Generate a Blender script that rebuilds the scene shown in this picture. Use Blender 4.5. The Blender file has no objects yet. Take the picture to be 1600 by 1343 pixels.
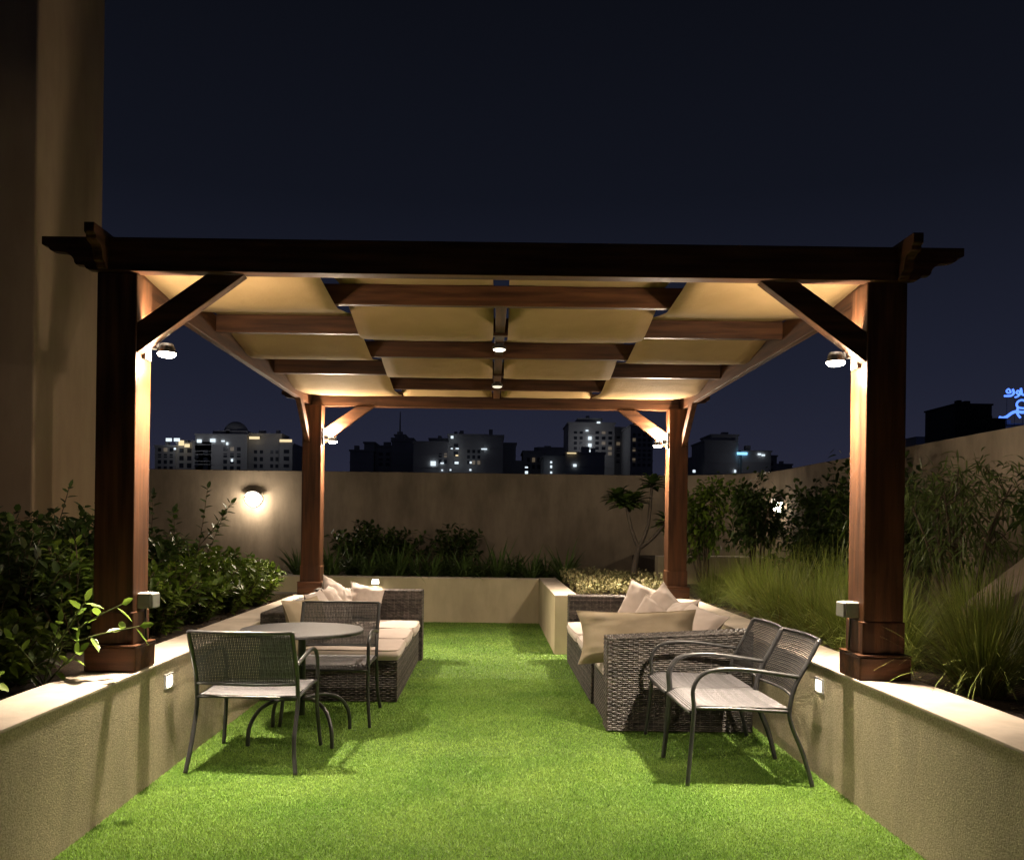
import bpy, math, random
import numpy as np
from mathutils import Vector, Matrix, noise
random.seed(7)
PI = math.pi
S = bpy.context.scene
C = S.collection
V = Vector

# ------------------------------------------------------------------ camera
cd = bpy.data.cameras.new('camera')
cam = bpy.data.objects.new('camera', cd); C.objects.link(cam)
cd.sensor_width = 36; cd.lens = 31.5
cd.shift_x = 35/1600; cd.shift_y = 147.5/1600
cd.clip_start = 0.05; cd.clip_end = 3000
cam.matrix_world = Matrix.Translation((0, 0, 1.45)) @ Matrix.Rotation(PI/2, 4, 'X') @ Matrix.Rotation(math.radians(0.75), 4, 'Z')
S.camera = cam

# ------------------------------------------------------------------ night sky
w = bpy.data.worlds.new('World'); S.world = w; w.use_nodes = True
nt = w.node_tree; bg = nt.nodes['Background']
tc = nt.nodes.new('ShaderNodeTexCoord'); sp = nt.nodes.new('ShaderNodeSeparateXYZ')
rp = nt.nodes.new('ShaderNodeValToRGB')
nt.links.new(tc.outputs['Generated'], sp.inputs[0]); nt.links.new(sp.outputs['Z'], rp.inputs[0])
nt.links.new(rp.outputs[0], bg.inputs['Color'])
e = rp.color_ramp.elements
e[0].position = 0.0; e[0].color = (.0225, .0235, .044, 1)
e[1].position = 0.62; e[1].color = (.0027, .0032, .0052, 1)
m_ = e.new(0.16); m_.color = (.0125, .0145, .028, 1)
m_ = e.new(0.34); m_.color = (.0058, .0070, .0128, 1)
bg.inputs['Strength'].default_value = 1.0
S.view_settings.view_transform = 'Standard'; S.view_settings.look = 'None'
S.view_settings.exposure = 0; S.view_settings.gamma = 1
S.cycles.sample_clamp_indirect = 3.0
S.cycles.max_bounces = 6
S.cycles.transparent_max_bounces = 8

# ------------------------------------------------------------------ materials
MATS = {}
def mat(name, col, rough=.6, col2=None, scale=8, bump=0, bscale=60, spec=.5, stretch=None, metal=0, trans=0,
        island=0, stain=0, detail=6, contrast=(.35, .65), bdist=.01, sheen=0):
    if name in MATS: return MATS[name]
    m = bpy.data.materials.new(name); m.use_nodes = True
    n = m.node_tree.nodes; L = m.node_tree.links
    p = n['Principled BSDF']
    p.inputs['Roughness'].default_value = rough; p.inputs['Metallic'].default_value = metal
    p.inputs['Specular IOR Level'].default_value = spec
    if sheen: p.inputs['Sheen Weight'].default_value = sheen
    c = (*col, 1)
    t = n.new('ShaderNodeTexCoord'); mp = n.new('ShaderNodeMapping')
    L.new(t.outputs['Object'], mp.inputs[0])
    if stretch: mp.inputs['Scale'].default_value = stretch
    src = None
    if col2:
        nz = n.new('ShaderNodeTexNoise'); nz.inputs['Scale'].default_value = scale; nz.inputs['Detail'].default_value = detail
        L.new(mp.outputs[0], nz.inputs['Vector'])
        r = n.new('ShaderNodeValToRGB'); L.new(nz.outputs['Fac'], r.inputs[0])
        r.color_ramp.elements[0].position = contrast[0]; r.color_ramp.elements[1].position = contrast[1]
        r.color_ramp.elements[0].color = c; r.color_ramp.elements[1].color = (*col2, 1)
        src = r.outputs[0]
    if island:
        g = n.new('ShaderNodeNewGeometry')
        mr = n.new('ShaderNodeMapRange'); mr.inputs['To Min'].default_value = 1-island; mr.inputs['To Max'].default_value = 1+island
        L.new(g.outputs['Random Per Island'], mr.inputs['Value'])
        mx = n.new('ShaderNodeVectorMath'); mx.operation = 'SCALE'
        if src: L.new(src, mx.inputs[0])
        else: mx.inputs[0].default_value = col
        L.new(mr.outputs[0], mx.inputs['Scale']); src = mx.outputs[0]
    if stain:
        m2 = n.new('ShaderNodeMapping'); m2.inputs['Scale'].default_value = (1.6, 1.6, .45); L.new(t.outputs['Object'], m2.inputs[0])
        n2 = n.new('ShaderNodeTexNoise'); n2.inputs['Scale'].default_value = 1.7; n2.inputs['Detail'].default_value = 8; n2.inputs['Roughness'].default_value = .65
        L.new(m2.outputs[0], n2.inputs['Vector'])
        r2_ = n.new('ShaderNodeMapRange'); r2_.inputs['From Min'].default_value = .35; r2_.inputs['From Max'].default_value = .62
        r2_.inputs['To Min'].default_value = 1-stain; r2_.inputs['To Max'].default_value = 1.04; L.new(n2.outputs['Fac'], r2_.inputs['Value'])
        v2 = n.new('ShaderNodeVectorMath'); v2.operation = 'SCALE'; L.new(src, v2.inputs[0]); L.new(r2_.outputs[0], v2.inputs['Scale']); src = v2.outputs[0]
    if src: L.new(src, p.inputs['Base Color'])
    else: p.inputs['Base Color'].default_value = c
    if bump:
        nb = n.new('ShaderNodeTexNoise'); nb.inputs['Scale'].default_value = bscale; nb.inputs['Detail'].default_value = 7; nb.inputs['Roughness'].default_value = .68
        L.new(mp.outputs[0], nb.inputs['Vector'])
        b = n.new('ShaderNodeBump'); b.inputs['Strength'].default_value = bump; b.inputs['Distance'].default_value = bdist
        L.new(nb.outputs['Fac'], b.inputs['Height']); L.new(b.outputs[0], p.inputs['Normal'])
    if trans:
        tr = n.new('ShaderNodeBsdfTranslucent'); ms = n.new('ShaderNodeMixShader'); ms.inputs[0].default_value = trans
        if src: L.new(src, tr.inputs[0])
        else: tr.inputs[0].default_value = c
        L.new(p.outputs[0], ms.inputs[1]); L.new(tr.outputs[0], ms.inputs[2]); L.new(ms.outputs[0], n['Material Output'].inputs[0])
    MATS[name] = m
    return m
def emit(name, col, st):
    if name in MATS: return MATS[name]
    m = bpy.data.materials.new(name); m.use_nodes = True
    p = m.node_tree.nodes['Principled BSDF']
    p.inputs['Base Color'].default_value = (.6, .6, .6, 1)
    p.inputs['Emission Color'].default_value = (*col, 1); p.inputs['Emission Strength'].default_value = st
    MATS[name] = m
    return m
WOOD_X = mat('stained_wood_x', (.034, .0125, .0050), .5, (.096, .039, .0155), 15, .4, 60, spec=.22, stretch=(.12, 1.6, 1.6), bdist=.004)
WOOD_Y = mat('stained_wood_y', (.034, .0125, .0050), .5, (.096, .039, .0155), 15, .4, 60, spec=.22, stretch=(1.6, .12, 1.6), bdist=.004)
WOOD_Z = mat('stained_wood_z', (.034, .0125, .0050), .5, (.096, .039, .0155), 15, .4, 60, spec=.22, stretch=(1.6, 1.6, .12), bdist=.004)
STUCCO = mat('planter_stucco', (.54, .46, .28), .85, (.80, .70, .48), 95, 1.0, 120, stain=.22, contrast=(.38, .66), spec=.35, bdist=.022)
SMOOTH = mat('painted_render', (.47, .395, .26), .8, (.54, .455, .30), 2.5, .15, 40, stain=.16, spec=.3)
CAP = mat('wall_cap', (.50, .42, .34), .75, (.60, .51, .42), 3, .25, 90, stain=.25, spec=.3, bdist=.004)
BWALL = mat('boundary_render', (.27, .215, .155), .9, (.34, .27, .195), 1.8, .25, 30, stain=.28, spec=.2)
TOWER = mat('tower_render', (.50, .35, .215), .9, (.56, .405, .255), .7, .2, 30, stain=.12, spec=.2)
SOIL = mat('soil', (.035, .022, .014), .95, (.07, .045, .028), 30, .8, 60, bdist=.03)
TURF_B = mat('turf_backing', (.05, .10, .012), .95, (.08, .15, .02), 40, .5, 300)
TURF = mat('turf_blades', (.145, .28, .038), .5, (.24, .385, .068), 1.6, island=.5, spec=.4, trans=.25)
ASPH = mat('city_ground', (.03, .03, .03), .9, (.05, .05, .05), .02)
CANOPY = mat('canopy_fabric', (.36, .237, .108), .85, (.42, .28, .133), 3, .5, 9, trans=.2, spec=.15, bdist=.02)
WICK = mat('wicker_strand', (.032, .027, .025), .45, (.092, .078, .071), 25, island=.6, spec=.35)
WICKB = mat('wicker_backing', (.012, .009, .008), .9)
CUSH = mat('cushion_fabric', (.46, .375, .335), .9, (.51, .42, .375), 7, .35, 220, spec=.15, sheen=.3, bdist=.003)
CUSHP = mat('pillow_fabric', (.50, .42, .375), .9, (.55, .465, .42), 7, .35, 220, spec=.15, sheen=.3, bdist=.003)
KHAKI = mat('shaded_cushion_fabric', (.34, .275, .19), .9, (.39, .32, .23), 7, .3, 220, spec=.15, bdist=.003)  # cushion fabric darkened and yellowed for shade and green bounce off the turf
METAL = mat('chair_metal', (.02, .02, .021), .36, (.032, .032, .034), 20, spec=.6)
MESHG = mat('chair_weave_lit', (.13, .125, .135), .5, (.19, .185, .195), 60, island=.25, spec=.4)  # same weave as the back, lightened because lamplight falls on the seat
MESHD = mat('chair_weave_shaded', (.028, .027, .029), .5, (.05, .049, .052), 60, island=.3, spec=.4)  # seat weave again, with the shade on the chair backs in its colour
TTOP = mat('table_top_metal', (.03, .028, .03), .55, (.042, .04, .042), 30, .1, 200, spec=.3)
LAMPM = mat('lamp_metal', (.03, .028, .026), .45, spec=.5)
PLAST = mat('grey_plastic', (.26, .255, .24), .5, (.32, .315, .30), 12)
WHITEM = mat('white_lamp_metal', (.6, .58, .55), .5)
WARM = (1.0, .82, .62)
GLOW = emit('lamp_lens', (1, .86, .66), 45)
GLOWD = emit('downlight_lens', (1, .90, .74), 5)
GLOWS = emit('lamp_lens_small', (1, .84, .60), 9)
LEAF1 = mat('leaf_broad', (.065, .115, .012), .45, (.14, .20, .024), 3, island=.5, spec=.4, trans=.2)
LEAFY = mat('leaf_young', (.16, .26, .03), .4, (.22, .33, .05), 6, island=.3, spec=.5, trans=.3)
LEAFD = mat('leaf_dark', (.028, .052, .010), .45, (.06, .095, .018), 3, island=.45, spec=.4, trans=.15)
LEAFN = mat('leaf_narrow', (.08, .12, .03), .5, (.14, .18, .05), 3, island=.4, spec=.4, trans=.2)
GRASSL = mat('fountain_grass', (.21, .28, .05), .55, (.36, .39, .10), 2.5, island=.4, spec=.3, trans=.25)
GRASSO = mat('fountain_grass_base', (.24, .13, .03), .6, (.30, .18, .05), 4, island=.3, spec=.3, trans=.2)
GCOV = mat('ground_cover_leaf', (.12, .13, .05), .55, (.26, .22, .11), 18, island=.45, spec=.3, trans=.2)
STEM = mat('stem_bark', (.07, .05, .03), .8, (.12, .085, .05), 20)
STEMG = mat('stem_green', (.09, .11, .03), .6)
CITY = mat('city_facade', (.48, .47, .46), .8, (.58, .56, .54), .08)
CITYD = mat('city_facade_dark', (.36, .355, .36), .8, (.46, .455, .46), .12)
CITYW = mat('city_window', (.03, .035, .05), .3)
CITYL = emit('city_lit_window', (.80, .92, 1.0), 1.1)
CITYDIM = emit('city_dim_window', (1.0, .75, .45), .09)
CITYY = emit('city_lit_window_warm', (1.0, .78, .42), 1.0)
NEON = emit('neon_blue', (.09, .22, 1.0), 1.9)

# ------------------------------------------------------------------ mesh helpers
class MB:
    def __init__(s): s.v = []; s.f = []; s.mi = []
    def add(s, vs, fs, mi=0):
        o = len(s.v); s.v.extend([tuple(q) for q in vs]); s.f.extend([tuple(i+o for i in f) for f in fs]); s.mi.extend([mi]*len(fs))
    def box(s, x0, y0, z0, x1, y1, z1, mi=0):
        s.hexa([(x0,y0,z0),(x1,y0,z0),(x1,y1,z0),(x0,y1,z0),(x0,y0,z1),(x1,y0,z1),(x1,y1,z1),(x0,y1,z1)], mi)
    def hexa(s, p, mi=0):
        s.add(p, [(3,2,1,0),(4,5,6,7),(0,1,5,4),(1,2,6,5),(2,3,7,6),(3,0,4,7)], mi)
    def prism(s, poly, axis, a, b, mi=0):
        n = len(poly)
        def P(q, t):
            return {'x': (t, q[0], q[1]), 'y': (q[0], t, q[1]), 'z': (q[0], q[1], t)}[axis]
        vs = [P(q, a) for q in poly] + [P(q, b) for q in poly]
        fs = [tuple(range(n-1, -1, -1)), tuple(range(n, 2*n))] + [(i, (i+1) % n, n+(i+1) % n, n+i) for i in range(n)]
        s.add(vs, fs, mi)
    def tube(s, pts, r, n=8, mi=0, r2=None, cap=True):
        pts = [V(p) for p in pts]; m = len(pts); prev = None; vs = []
        for i, p in enumerate(pts):
            t = (pts[min(i+1, m-1)] - pts[max(i-1, 0)]).normalized()
            if prev is None:
                a = V((0, 0, 1)) if abs(t.z) < .9 else V((1, 0, 0))
                u = t.cross(a).normalized()
            else:
                u = (prev - t*prev.dot(t)).normalized()
            prev = u; q = t.cross(u)
            rr = r if r2 is None else r + (r2-r)*i/(m-1)
            for k in range(n):
                a = 2*PI*k/n; vs.append(p + (u*math.cos(a)+q*math.sin(a))*rr)
        fs = [(i*n+k, i*n+(k+1) % n, (i+1)*n+(k+1) % n, (i+1)*n+k) for i in range(m-1) for k in range(n)]
        if cap: fs += [tuple(range(n-1, -1, -1)), tuple(range((m-1)*n, m*n))]
        s.add(vs, fs, mi)
    def lathe(s, prof, n=24, c=(0, 0, 0), mi=0, sx=1, sy=1):
        vs = []; m = len(prof)
        for r, z in prof:
            for k in range(n):
                a = 2*PI*k/n; vs.append((c[0]+r*math.cos(a)*sx, c[1]+r*math.sin(a)*sy, c[2]+z))
        fs = [(i*n+k, i*n+(k+1) % n, (i+1)*n+(k+1) % n, (i+1)*n+k) for i in range(m-1) for k in range(n)]
        fs += [tuple(range(n-1, -1, -1)), tuple(range((m-1)*n, m*n))]
        s.add(vs, fs, mi)
    def build(s, name, m, parent=None, bevel=0, smooth=False, subsurf=0):
        me = bpy.data.meshes.new(name); me.from_pydata(s.v, [], s.f)
        for q in (m if isinstance(m, (list, tuple)) else [m]): me.materials.append(q)
        if any(s.mi): me.polygons.foreach_set('material_index', s.mi)
        me.update()
        return link(name, me, parent, bevel, smooth, subsurf)
def link(name, me, parent=None, bevel=0, smooth=False, subsurf=0):
    o = bpy.data.objects.new(name, me); C.objects.link(o)
    if parent: o.parent = parent
    if smooth: me.polygons.foreach_set('use_smooth', [True]*len(me.polygons))
    if bevel:
        b = o.modifiers.new('bevel', 'BEVEL'); b.width = bevel; b.segments = 2; b.limit_method = 'ANGLE'
        b.harden_normals = False
    if subsurf:
        b = o.modifiers.new('sub', 'SUBSURF'); b.levels = subsurf; b.render_levels = subsurf
    return o
def tag(o, label=None, cat=None, group=None, kind=None):
    if label: o['label'] = label
    if cat: o['category'] = cat
    if group: o['group'] = group
    if kind: o['kind'] = kind
    return o
def empty(name, loc, rz=0):
    o = bpy.data.objects.new(name, None); C.objects.link(o); o.location = loc; o.rotation_euler.z = rz
    o.empty_display_size = .1
    return o
def copy_tree(o, parent=None):
    c = o.copy(); C.objects.link(c)
    if parent: c.parent = parent
    for ch in [x for x in o.children]: copy_tree(ch, c)
    return c
def boxo(name, b, m, parent=None, bevel=.004):
    q = MB(); q.box(*b); return q.build(name, m, parent, bevel)
def light(name, kind, loc, power, parent=None, size=.08, rot=(0, 0, 0), color=WARM, spread=None, spot=None, blend=.6):
    d = bpy.data.lights.new(name, kind); d.energy = power; d.color = color
    if kind == 'AREA':
        d.shape = 'DISK'; d.size = size
        if spread: d.spread = spread
    else: d.shadow_soft_size = size
    if kind == 'SPOT': d.spot_size = spot; d.spot_blend = blend
    o = bpy.data.objects.new(name, d); C.objects.link(o); o.location = loc; o.rotation_euler = rot
    if parent: o.parent = parent
    return o
def np_mesh(name, verts, faces_flat, per, m):
    me = bpy.data.meshes.new(name)
    nv = len(verts); nf = len(faces_flat)//per
    me.vertices.add(nv); me.vertices.foreach_set('co', verts.astype(np.float32).ravel())
    me.loops.add(len(faces_flat)); me.loops.foreach_set('vertex_index', faces_flat.astype(np.int32))
    me.polygons.add(nf); me.polygons.foreach_set('loop_start', np.arange(0, nf*per, per, dtype=np.int32))
    for q in (m if isinstance(m, (list, tuple)) else [m]): me.materials.append(q)
    me.update(calc_edges=True)
    return me

# ------------------------------------------------------------------ ground, turf, planters
q = MB(); q.add([(-1500, -200, -.05), (1500, -200, -.05), (1500, 2500, -.05), (-1500, 2500, -.05)], [(0, 1, 2, 3)])
tag(q.build('ground', ASPH), kind='structure')
q = MB(); q.add([(-5, -2, 0), (1.96, -2, 0), (1.96, 13.25, 0), (-5, 13.25, 0)], [(0, 1, 2, 3)])
tag(q.build('lawn', TURF_B), kind='structure')

# blades of artificial turf
rng = np.random.default_rng(3)
def turf_points(n, x0, x1, y0, y1):
    return np.stack([rng.uniform(x0, x1, n), rng.uniform(y0, y1, n)], 1)
P = np.concatenate([turf_points(300000, -1.84, 1.94, 3.3, 5.6), turf_points(210000, -1.84, 1.94, 5.6, 8.4),
                    turf_points(100000, -2.2, 1.2, 8.4, 13.2)])
n = len(P); ang = rng.uniform(0, 2*PI, n); lean = rng.uniform(.15, .95, n)
patch = np.sin(P[:, 0]*2.1+np.sin(P[:, 1]*1.7)*1.5)*np.cos(P[:, 1]*1.3+P[:, 0]*.7)
hgt = rng.uniform(.007, .015, n)*(1+.15*patch); wd = rng.uniform(.0016, .0028, n)*(1+.10*np.maximum(0, P[:, 1]-4))
dx = np.cos(ang); dy = np.sin(ang)
wdir = ang+PI/2+rng.normal(0, .4, n)
vs = np.zeros((n, 3, 3))
vs[:, 0, 0] = P[:, 0]-np.cos(wdir)*wd; vs[:, 0, 1] = P[:, 1]-np.sin(wdir)*wd; vs[:, 0, 2] = .001
vs[:, 1, 0] = P[:, 0]+np.cos(wdir)*wd; vs[:, 1, 1] = P[:, 1]+np.sin(wdir)*wd; vs[:, 1, 2] = .001
vs[:, 2, 0] = P[:, 0]+dx*hgt*lean; vs[:, 2, 1] = P[:, 1]+dy*hgt*lean; vs[:, 2, 2] = hgt
me = np_mesh('turf_pile', vs.reshape(-1, 3), np.arange(3*n), 3, TURF)
tag(link('turf_pile', me), 'bright green artificial turf pile covering the terrace floor', 'artificial turf', kind='stuff')

def planter_wall(name, b, label, m=STUCCO, cap=CAP):
    x0, y0, x1, y1, z = b
    r = empty(name, ((x0+x1)/2, (y0+y1)/2, 0)); r_ = r.location
    q = MB(); q.box(x0-r_.x, y0-r_.y, -.02, x1-r_.x, y1-r_.y, z-.004); q.build('wall_body', m, r)
    q = MB(); lx, ly = x1-x0, y1-y0; k = max(1, round(max(lx, ly)/1.45))
    for i in range(k):
        if ly > lx: q.box(x0-r_.x-.003, y0-r_.y+ly*i/k+.0015, z-.004, x1-r_.x+.003, y0-r_.y+ly*(i+1)/k-.0015, z+.012)
        else: q.box(x0-r_.x+lx*i/k+.0015, y0-r_.y-.003, z-.004, x0-r_.x+lx*(i+1)/k-.0015, y1-r_.y+.003, z+.012)
    q.build('wall_cap', cap, r, .004)
    tag(r, label, 'planter wall', 'planter walls round the turf')
    return r
WZ = .638
planter_wall('planter_wall', (-2.14, 0, -1.84, 10.25, WZ), 'long rough stucco planter wall with pale cap left of the turf')
planter_wall('planter_wall', (1.94, 0, 2.26, 10.05, WZ+.01), 'long rough stucco planter wall with pale cap right of the turf')
planter_wall('planter_wall', (-5.0, 13.2, .74, 13.42, WZ+.01), 'smooth low beige wall closing the far end of the turf', SMOOTH)
planter_wall('planter_wall', (.745, 10.052, 1.0, 13.42, WZ+.015), 'short beige wall stepping back beside the far end of the right sofa', SMOOTH)
planter_wall('planter_wall', (1.003, 10.052, 2.3, 10.3, WZ+.012), 'low beige wall behind the far armrest of the right sofa', SMOOTH)
planter_wall('planter_wall', (-5.0, 10.0, -2.143, 10.25, WZ), 'low stucco wall behind the back left post of the pergola')
planter_wall('planter_wall', (2.6, 13.8, 4.64, 14.05, .99), 'raised beige planter wall behind the tall grasses at the far right', SMOOTH)
for nm, b in (('planter_soil', (-9.5, -1, -.03, -2.142, 9.998, .57)), ('planter_soil', (2.262, -1, -.03, 4.648, 13.798, .575)),
              ('planter_soil', (-9.5, 13.422, -.03, 2.598, 16.29, .57)), ('planter_soil', (1.002, 10.302, -.03, 2.26, 13.42, .574)),
              ('planter_soil', (2.602, 14.052, -.03, 4.648, 16.29, .93))):
    tag(boxo(nm, b, SOIL, None, 0), kind='structure')

# boundary walls
def wall(name, poly, h, m, label, cat='wall', t=.25):
    q = MB()
    for (a, b) in zip(poly[:-1], poly[1:]):
        pass
    n = len(poly); off = []
    for i, p in enumerate(poly):
        a = V(poly[max(i-1, 0)]); b = V(poly[min(i+1, n-1)]); d = (b-a).normalized(); off.append((p[0]-d.y*t, p[1]+d.x*t))
    full = poly + off[::-1]
    q.prism(full, 'z', -.05, h)
    o = q.build(name, m, None, .01)
    return tag(o, label, cat, 'boundary walls of the roof garden')
cv = [(-9.6, 16.3), (2.6, 16.3)] + [(2.65+2.0*math.sin(a), 14.3+2.0*math.cos(a)) for a in np.linspace(0.05, PI/2, 9)] + [(4.65, 12), (4.65, 0)]
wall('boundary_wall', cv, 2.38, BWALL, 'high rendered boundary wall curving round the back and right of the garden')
# sloped parapet at the right
q = MB(); sl = (1.24-.91)/(3.94-3.52)
xa = 3.50; xb = 4.64
za = .91+(xa-3.52)*sl; zb = .91+(xb-3.52)*sl; zc = .84+(xa-3.40)*.72; zd = .84+(xb-3.40)*.72
q.hexa([(xa, 6.2, .5), (xb, 6.2, .5), (xb, 6.65, .5), (xa, 6.65, .5), (xa, 6.2, zc), (xb, 6.2, zd), (xb, 6.65, zb), (xa, 6.65, za)])
tag(q.build('ramp_parapet', BWALL, None, .01), 'pale sloping parapet rising to the right behind the grass clumps', 'parapet')
# tower of the building at the left
t = empty('building_tower', (-7.5, 10.6, 0))
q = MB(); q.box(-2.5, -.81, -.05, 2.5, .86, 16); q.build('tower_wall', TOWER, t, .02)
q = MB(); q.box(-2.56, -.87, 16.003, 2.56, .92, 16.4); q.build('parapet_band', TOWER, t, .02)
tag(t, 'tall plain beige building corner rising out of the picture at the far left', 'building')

# ------------------------------------------------------------------ pergola
cx = .052
XL0, XL1, XR0, XR1 = -2.08, -1.87, 1.972, 2.182
YF, YB = 4.71, 9.89
ZB, ZT = 2.75, 2.925
pg = empty('pergola', (cx, 7.3, 0)); tag(pg, 'dark stained timber pergola with woven beige shade strips over the seating', 'pergola')
def L_(x, y, z=0): return (x-pg.location.x, y-pg.location.y, z)
def pbox(name, b, m, bevel=.006, parent=None):
    a = L_(*b[:3]); c = L_(*b[3:]); q = MB(); q.box(*a, *c); return q.build(name, m, parent or pg, bevel)
# all pergola parts parented to the pergola; plinths are sub-parts of posts
for (x0, x1, s) in ((XL0, XL1, 1), (XR0, XR1, -1)):
    for y0 in (YF, YB):
        p = pbox('post', (x0, y0, .79, x1, y0+.21, ZB-.002), WOOD_Z)
        # narrow raised strips at the edges of the inner face
        zf = WZ+.016
        pbox('post_sleeve', (x0-.007, y0-.007, .795, x1+.007, y0+.217, .965), WOOD_Z, .006, p)
        # the post base box, moulded top
        pbox('plinth', (x0-.03, y0-.035, zf, x1+.03, y0+.245, .783), WOOD_X, .008, p)
        pbox('plinth_top', (x0-.032, y0-.037, .784, x1+.032, y0+.247, .793), WOOD_X, .003, p)
def corbel(l, h):  # outline of the stepped, scooped beam end; x from the root outwards, z from the top down
    pts = [(0, 0), (l, 0), (l, -h*.24), (l*.95, -h*.28), (l*.88, -h*.30), (l*.85, -h*.40), (l*.78, -h*.44), (l*.66, -h*.46)]
    for k in range(1, 7):
        a = k/6*PI/2; pts.append((l*(.66-.27*math.sin(a)), -h*(.46+.30*(1-math.cos(a)))))
    pts += [(l*.36, -h*.83), (l*.20, -h*.85), (l*.18, -h*.93), (l*.12, -h*.98), (0, -h)]
    return pts
for yf in (YF-.03, YB+.19):   # front and back beams with carved ends
    z1 = ZT; h = ZT-ZB
    pl = [(XL0+cx*0-.0-x, z1+z) for x, z in corbel(.28, h)]
    pr = [(XR1+x, z1+z) for x, z in corbel(.28, h)]
    poly = pl[::-1][:0] + [(XL0, z1)] + pl[1:] + pr[::-1][:-1]
    poly = [(a-cx, b) for a, b in poly]
    q = MB(); q.prism(poly, 'y', yf-7.3, yf+.05-7.3); q.build('cross_beam', WOOD_X, pg, .003)
pbox('cross_beam', (XL1-.20, YF+.023, ZB+.004, XR0+.20, YF+.075, ZT-.003), WOOD_X, .004)
pbox('cross_beam', (XL1-.13, YB+.125, ZB, XR0+.13, YB+.18, ZT-.003), WOOD_X, .004)
for x0 in (-2.062, 2.115):    # side beams
    z1 = ZT+.022; h = z1-ZB-.004
    poly = [(YF-.03, z1)] + [(YF-.03-x, z1+z) for x, z in corbel(.17, h)][1:] + [(YB+.24+x, z1+z) for x, z in corbel(.17, h)][::-1][:-1]
    poly = [(a-7.3, b) for a, b in poly]
    q = MB(); q.prism(poly, 'x', x0-cx, x0+.052-cx); q.build('side_beam', WOOD_Y, pg, .003)
RY = [5.66, 6.54, 7.42, 8.30, 9.18]
for y in RY: pbox('rafter', (-2.008, y-.028, 2.822, 2.113, y+.028, 2.95), WOOD_X, .004)
pbox('centre_beam', (.022, RY[0]+.03, 2.84, .092, YB+.028, 2.935), WOOD_Y, .004)
# knee braces
def brace(x0, x1, ya, yb, along):
    if along == 'x':
        s = 1 if x0 < 0 else -1
        X = x0
        poly = [(X, 2.33), (X, 2.49), (X+s*.36, ZB-.003), (X+s*.56, ZB-.003)]
        poly = [(a-cx, b) for a, b in poly]
        q = MB(); q.prism(poly, 'y', ya-7.3, yb-7.3)
    else:
        s = x1
        poly = [(ya, 2.33), (ya, 2.46), (ya+s*.33, ZB), (ya+s*.50, ZB)]
        poly = [(a-7.3, b) for a, b in poly]
        q = MB(); q.prism(poly, 'x', x0-cx, x0+.055-cx)
    q.build('knee_brace', WOOD_X if along == 'x' else WOOD_Y, pg, .003)
for X in (XL1+.001, XR0-.001):
    brace(X, 0, YF+.008, YF+.07-.05+.06, 'x'); brace(X, 0, YB+.118, YB+.178, 'x')
for X in (-2.055, 2.107):
    brace(X, 1, YF+.211, 0, 'y'); brace(X, -1, YB-.001, 0, 'y')
# woven shade strips
def strip(x0, x1, under):
    ys = np.linspace(YF+.075, YB+.03, 90); nx = 9; vs = []; fs = []
    kn = [(ys[0], 2.90)] + [(y, 2.812 if (i % 2 == under) else 2.958) for i, y in enumerate(RY)] + [(ys[-1], 2.86)]
    for j, y in enumerate(ys):
        for (a, za), (b, zb) in zip(kn[:-1], kn[1:]):
            if a <= y <= b + 1e-6:
                t = (y-a)/(b-a); t = min(1, max(0, (t-.06)/.88))
                z = za+(zb-za)*t - .006*math.sin(PI*t); break
        for i in range(nx):
            u = i/(nx-1); x = x0+(x1-x0)*u + .006*math.sin(y*3.1+x0*5)
            zz = z - .007*math.sin(PI*u)*abs(math.sin(y*2.3+x0)) + .004*noise.noise((x*6, y*3, x0))
            vs.append((x-cx, y-7.3, zz))
    m = len(ys)
    fs = [(j*nx+i, j*nx+i+1, (j+1)*nx+i+1, (j+1)*nx+i) for j in range(m-1) for i in range(nx-1)]
    q = MB(); q.add(vs, fs); o = q.build('shade_strip', CANOPY, pg, 0, True)
    s_ = o.modifiers.new('thick', 'SOLIDIFY'); s_.thickness = .002
strip(-2.004, -.992, 0); strip(-.968, .004, 1); strip(.108, 1.092, 1); strip(1.116, 2.108, 0)

# ------------------------------------------------------------------ lamps of the pergola
R0 = math.radians
def updown(x, y, s, label, pd, pu, ps=56, pp=11):
    r = empty('wall_lamp', (x, y, 2.34)); tag(r, label, 'wall lamp', 'lamps on the pergola posts')
    q = MB(); q.box(-.020*s if s > 0 else 0, -.045, -.05, .02 if s > 0 else .02, .045, .16)
    q = MB(); a, b = sorted((0, .022*s)); q.box(a, -.045, -.03, b, .045, .15); q.build('back_plate', LAMPM, r, .004)
    a, b = sorted((.022*s, .07*s)); q = MB(); q.box(a, -.018, .03, b, .018, .07); q.build('arm', LAMPM, r, .004)
    q = MB(); q.lathe([(.028, .058), (.032, .06), (.040, .045), (.047, .02), (.049, .010)], 28, (.118*s, 0, 0)); q.build('shade', LAMPM, r, 0, False)
    q = MB(); q.lathe([(.026, -.012), (.041, -.007), (.048, .001), (.048, .0095)], 28, (.118*s, 0, 0)); q.build('lens', GLOW, r, 0, True)
    light('bulb', 'AREA', (.118*s, 0, -.022), pd, r, .10, (0, math.radians(-14)*s, 0), spread=R0(100))
    light('bulb', 'POINT', (.118*s, 0, -.055), ps, r, .035)
    light('bulb', 'AREA', (.105*s, 0, .09), pu, r, .07, (PI, 0, 0))
    light('bulb', 'POINT', (.115*s, 0, .125), pp, r, .03)
PD, PU, PS = 88, 10, 44
updown(XL1, 4.83, 1, 'small dark up and down lamp on the front left pergola post', PD, PU)
updown(XR0, 4.83, -1, 'small dark up and down lamp on the front right pergola post', PD, PU)
updown(XL1, 9.945, 1, 'small dark up and down lamp on the back left pergola post', 72, 14, 66, 80)
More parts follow.
